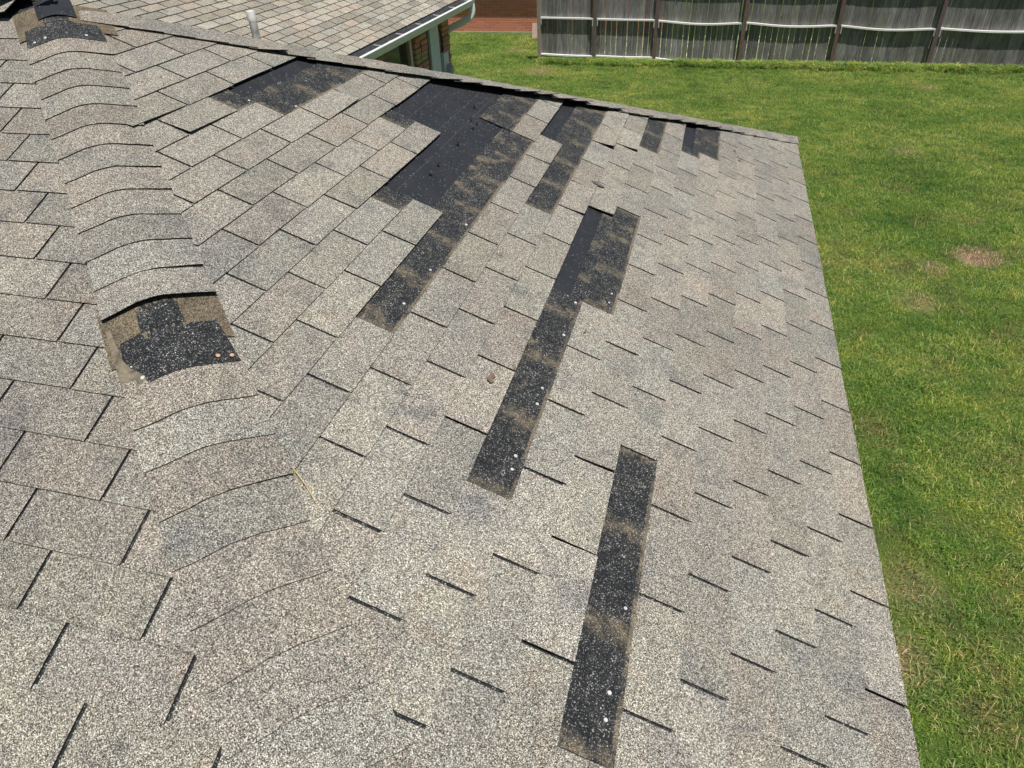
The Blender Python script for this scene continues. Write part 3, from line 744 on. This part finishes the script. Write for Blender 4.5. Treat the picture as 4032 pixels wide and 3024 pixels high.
# taller weeds along the fence foot
wp=[]
for k in range(1150):
    x=rg.uniform(-5.6,10.); 
    y=21.84-abs(rg.gauss(0,.13)) + (0 if x>-2 else .0); wp.append((x,y,GZ))
for k in range(260):
    x=rg.uniform(-5.6,10.); wp.append((x,21.80-rg.uniform(0,.4),GZ))
weeds=[blade_mesh('weed'+'b'*k,46,.20,.09,.21,.010,.020,1.7) for k in range(1,5)]
scatter('tall_grass',wp,weeds,.7,1.15,'uncut taller grass and weeds along the foot of the wooden fence','grass',.15)
# longer grass tufts by the far brick wall and scattered over the lawn
fp=[(rg.uniform(-12,-5.7),rg.uniform(24.6,25.9),GZ) for _ in range(500)]+[(rg.uniform(.1,9),rg.uniform(0,21),GZ) for _ in range(260)]
scatter('long_grass',fp,[blade_mesh('long'+'c'*k,30,.26,.06,.13,.004,.009,1.5) for k in range(1,4)],.7,1.1,'longer grass blades before the brick building and dotted over the lawn','grass',.15)
# ------------------------------------------------------------------ loose bits on the roof
mb=MB()
def onroof(x,y,h=.006): return Vector((x,y,-x*TN))+PR.n*(h+und(Vector((x,y,-x*TN))))
A_=onroof(-1.525,1.745,.012); B_=onroof(-1.424,1.673,.010)
A_=A_; mid=(A_+B_)/2+Vector((-.004,.006,.004))
mb.tube([A_,mid,B_],[.0013,.0012,.0005],5); mb.tube([A_+Vector((.004,-.004,0)),mid+Vector((-.012,-.006,.004)),mid+Vector((.004,-.02,.001))],.0006,4); mb.tube([mid,mid+Vector((.016,.004,.004)),mid+Vector((.03,-.016,.002))],.0006,4)
o=mb.build('straw_stem',[M_straw]); tag(o,'thin dry straw stem lying beside the near hip on the grey shingles','straw')
def flake(name,pts2,x,y,lab,cat,mat,h=.006,th=.0015):
    mb=MB(); c=onroof(x,y,h); f=Vector((0,1,0)); u=PR.up
    top=[c+f*a+u*b+PR.n*(th+abs(a)*.12) for a,b in pts2]; bot=[p-PR.n*th for p in top]
    mb.face(top); mb.face(bot[::-1]); 
    for i in range(len(top)): j=(i+1)%len(top); mb.face([bot[i],bot[j],top[j],top[i]])
    o=mb.build(name,[mat]); tag(o,lab,cat); return o
flake('leaf_scrap',[(-.024,-.006),(-.012,-.014),(.0,-.006),(.012,-.012),(.024,-.002),(.020,.010),(.004,.004),(-.004,.014),(-.016,.008)],-1.223,2.349,'small brown crumpled leaf scrap on the shingles left of the long dark strip','leaf',M_leaf)
flake('shingle_scrap',[(-.012,-.030),(.004,-.034),(.014,-.012),(.012,.02),(.0,.036),(-.012,.022),(-.016,-.004)],-1.167,4.036,'flat dark grey oval scrap lying on the shingles above the middle dark strip','scrap',simple('grey_scrap',(.12,.115,.105),.9,.3,60),th=.002)
flake('twig',[(-.016,.003),(-.004,-.003),(.014,-.005),(.010,.002),(-.006,.005)],-1.012,2.802,'tiny dark twig bit on the shingles right of the long dark strip','twig',M_leaf)
flake('bark_chip',[(-.012,-.008),(.010,-.012),(.014,.004),(-.002,.012)],-.487,5.535,'tiny brown bark chip on the shingles near the far roof corner, the upper of two','chip',M_leaf)
flake('bark_chip',[(-.010,-.012),(.012,-.004),(.006,.010),(-.008,.006)],-.452,5.398,'tiny brown bark chip on the shingles near the far roof corner, the lower of two','chip',M_leaf)
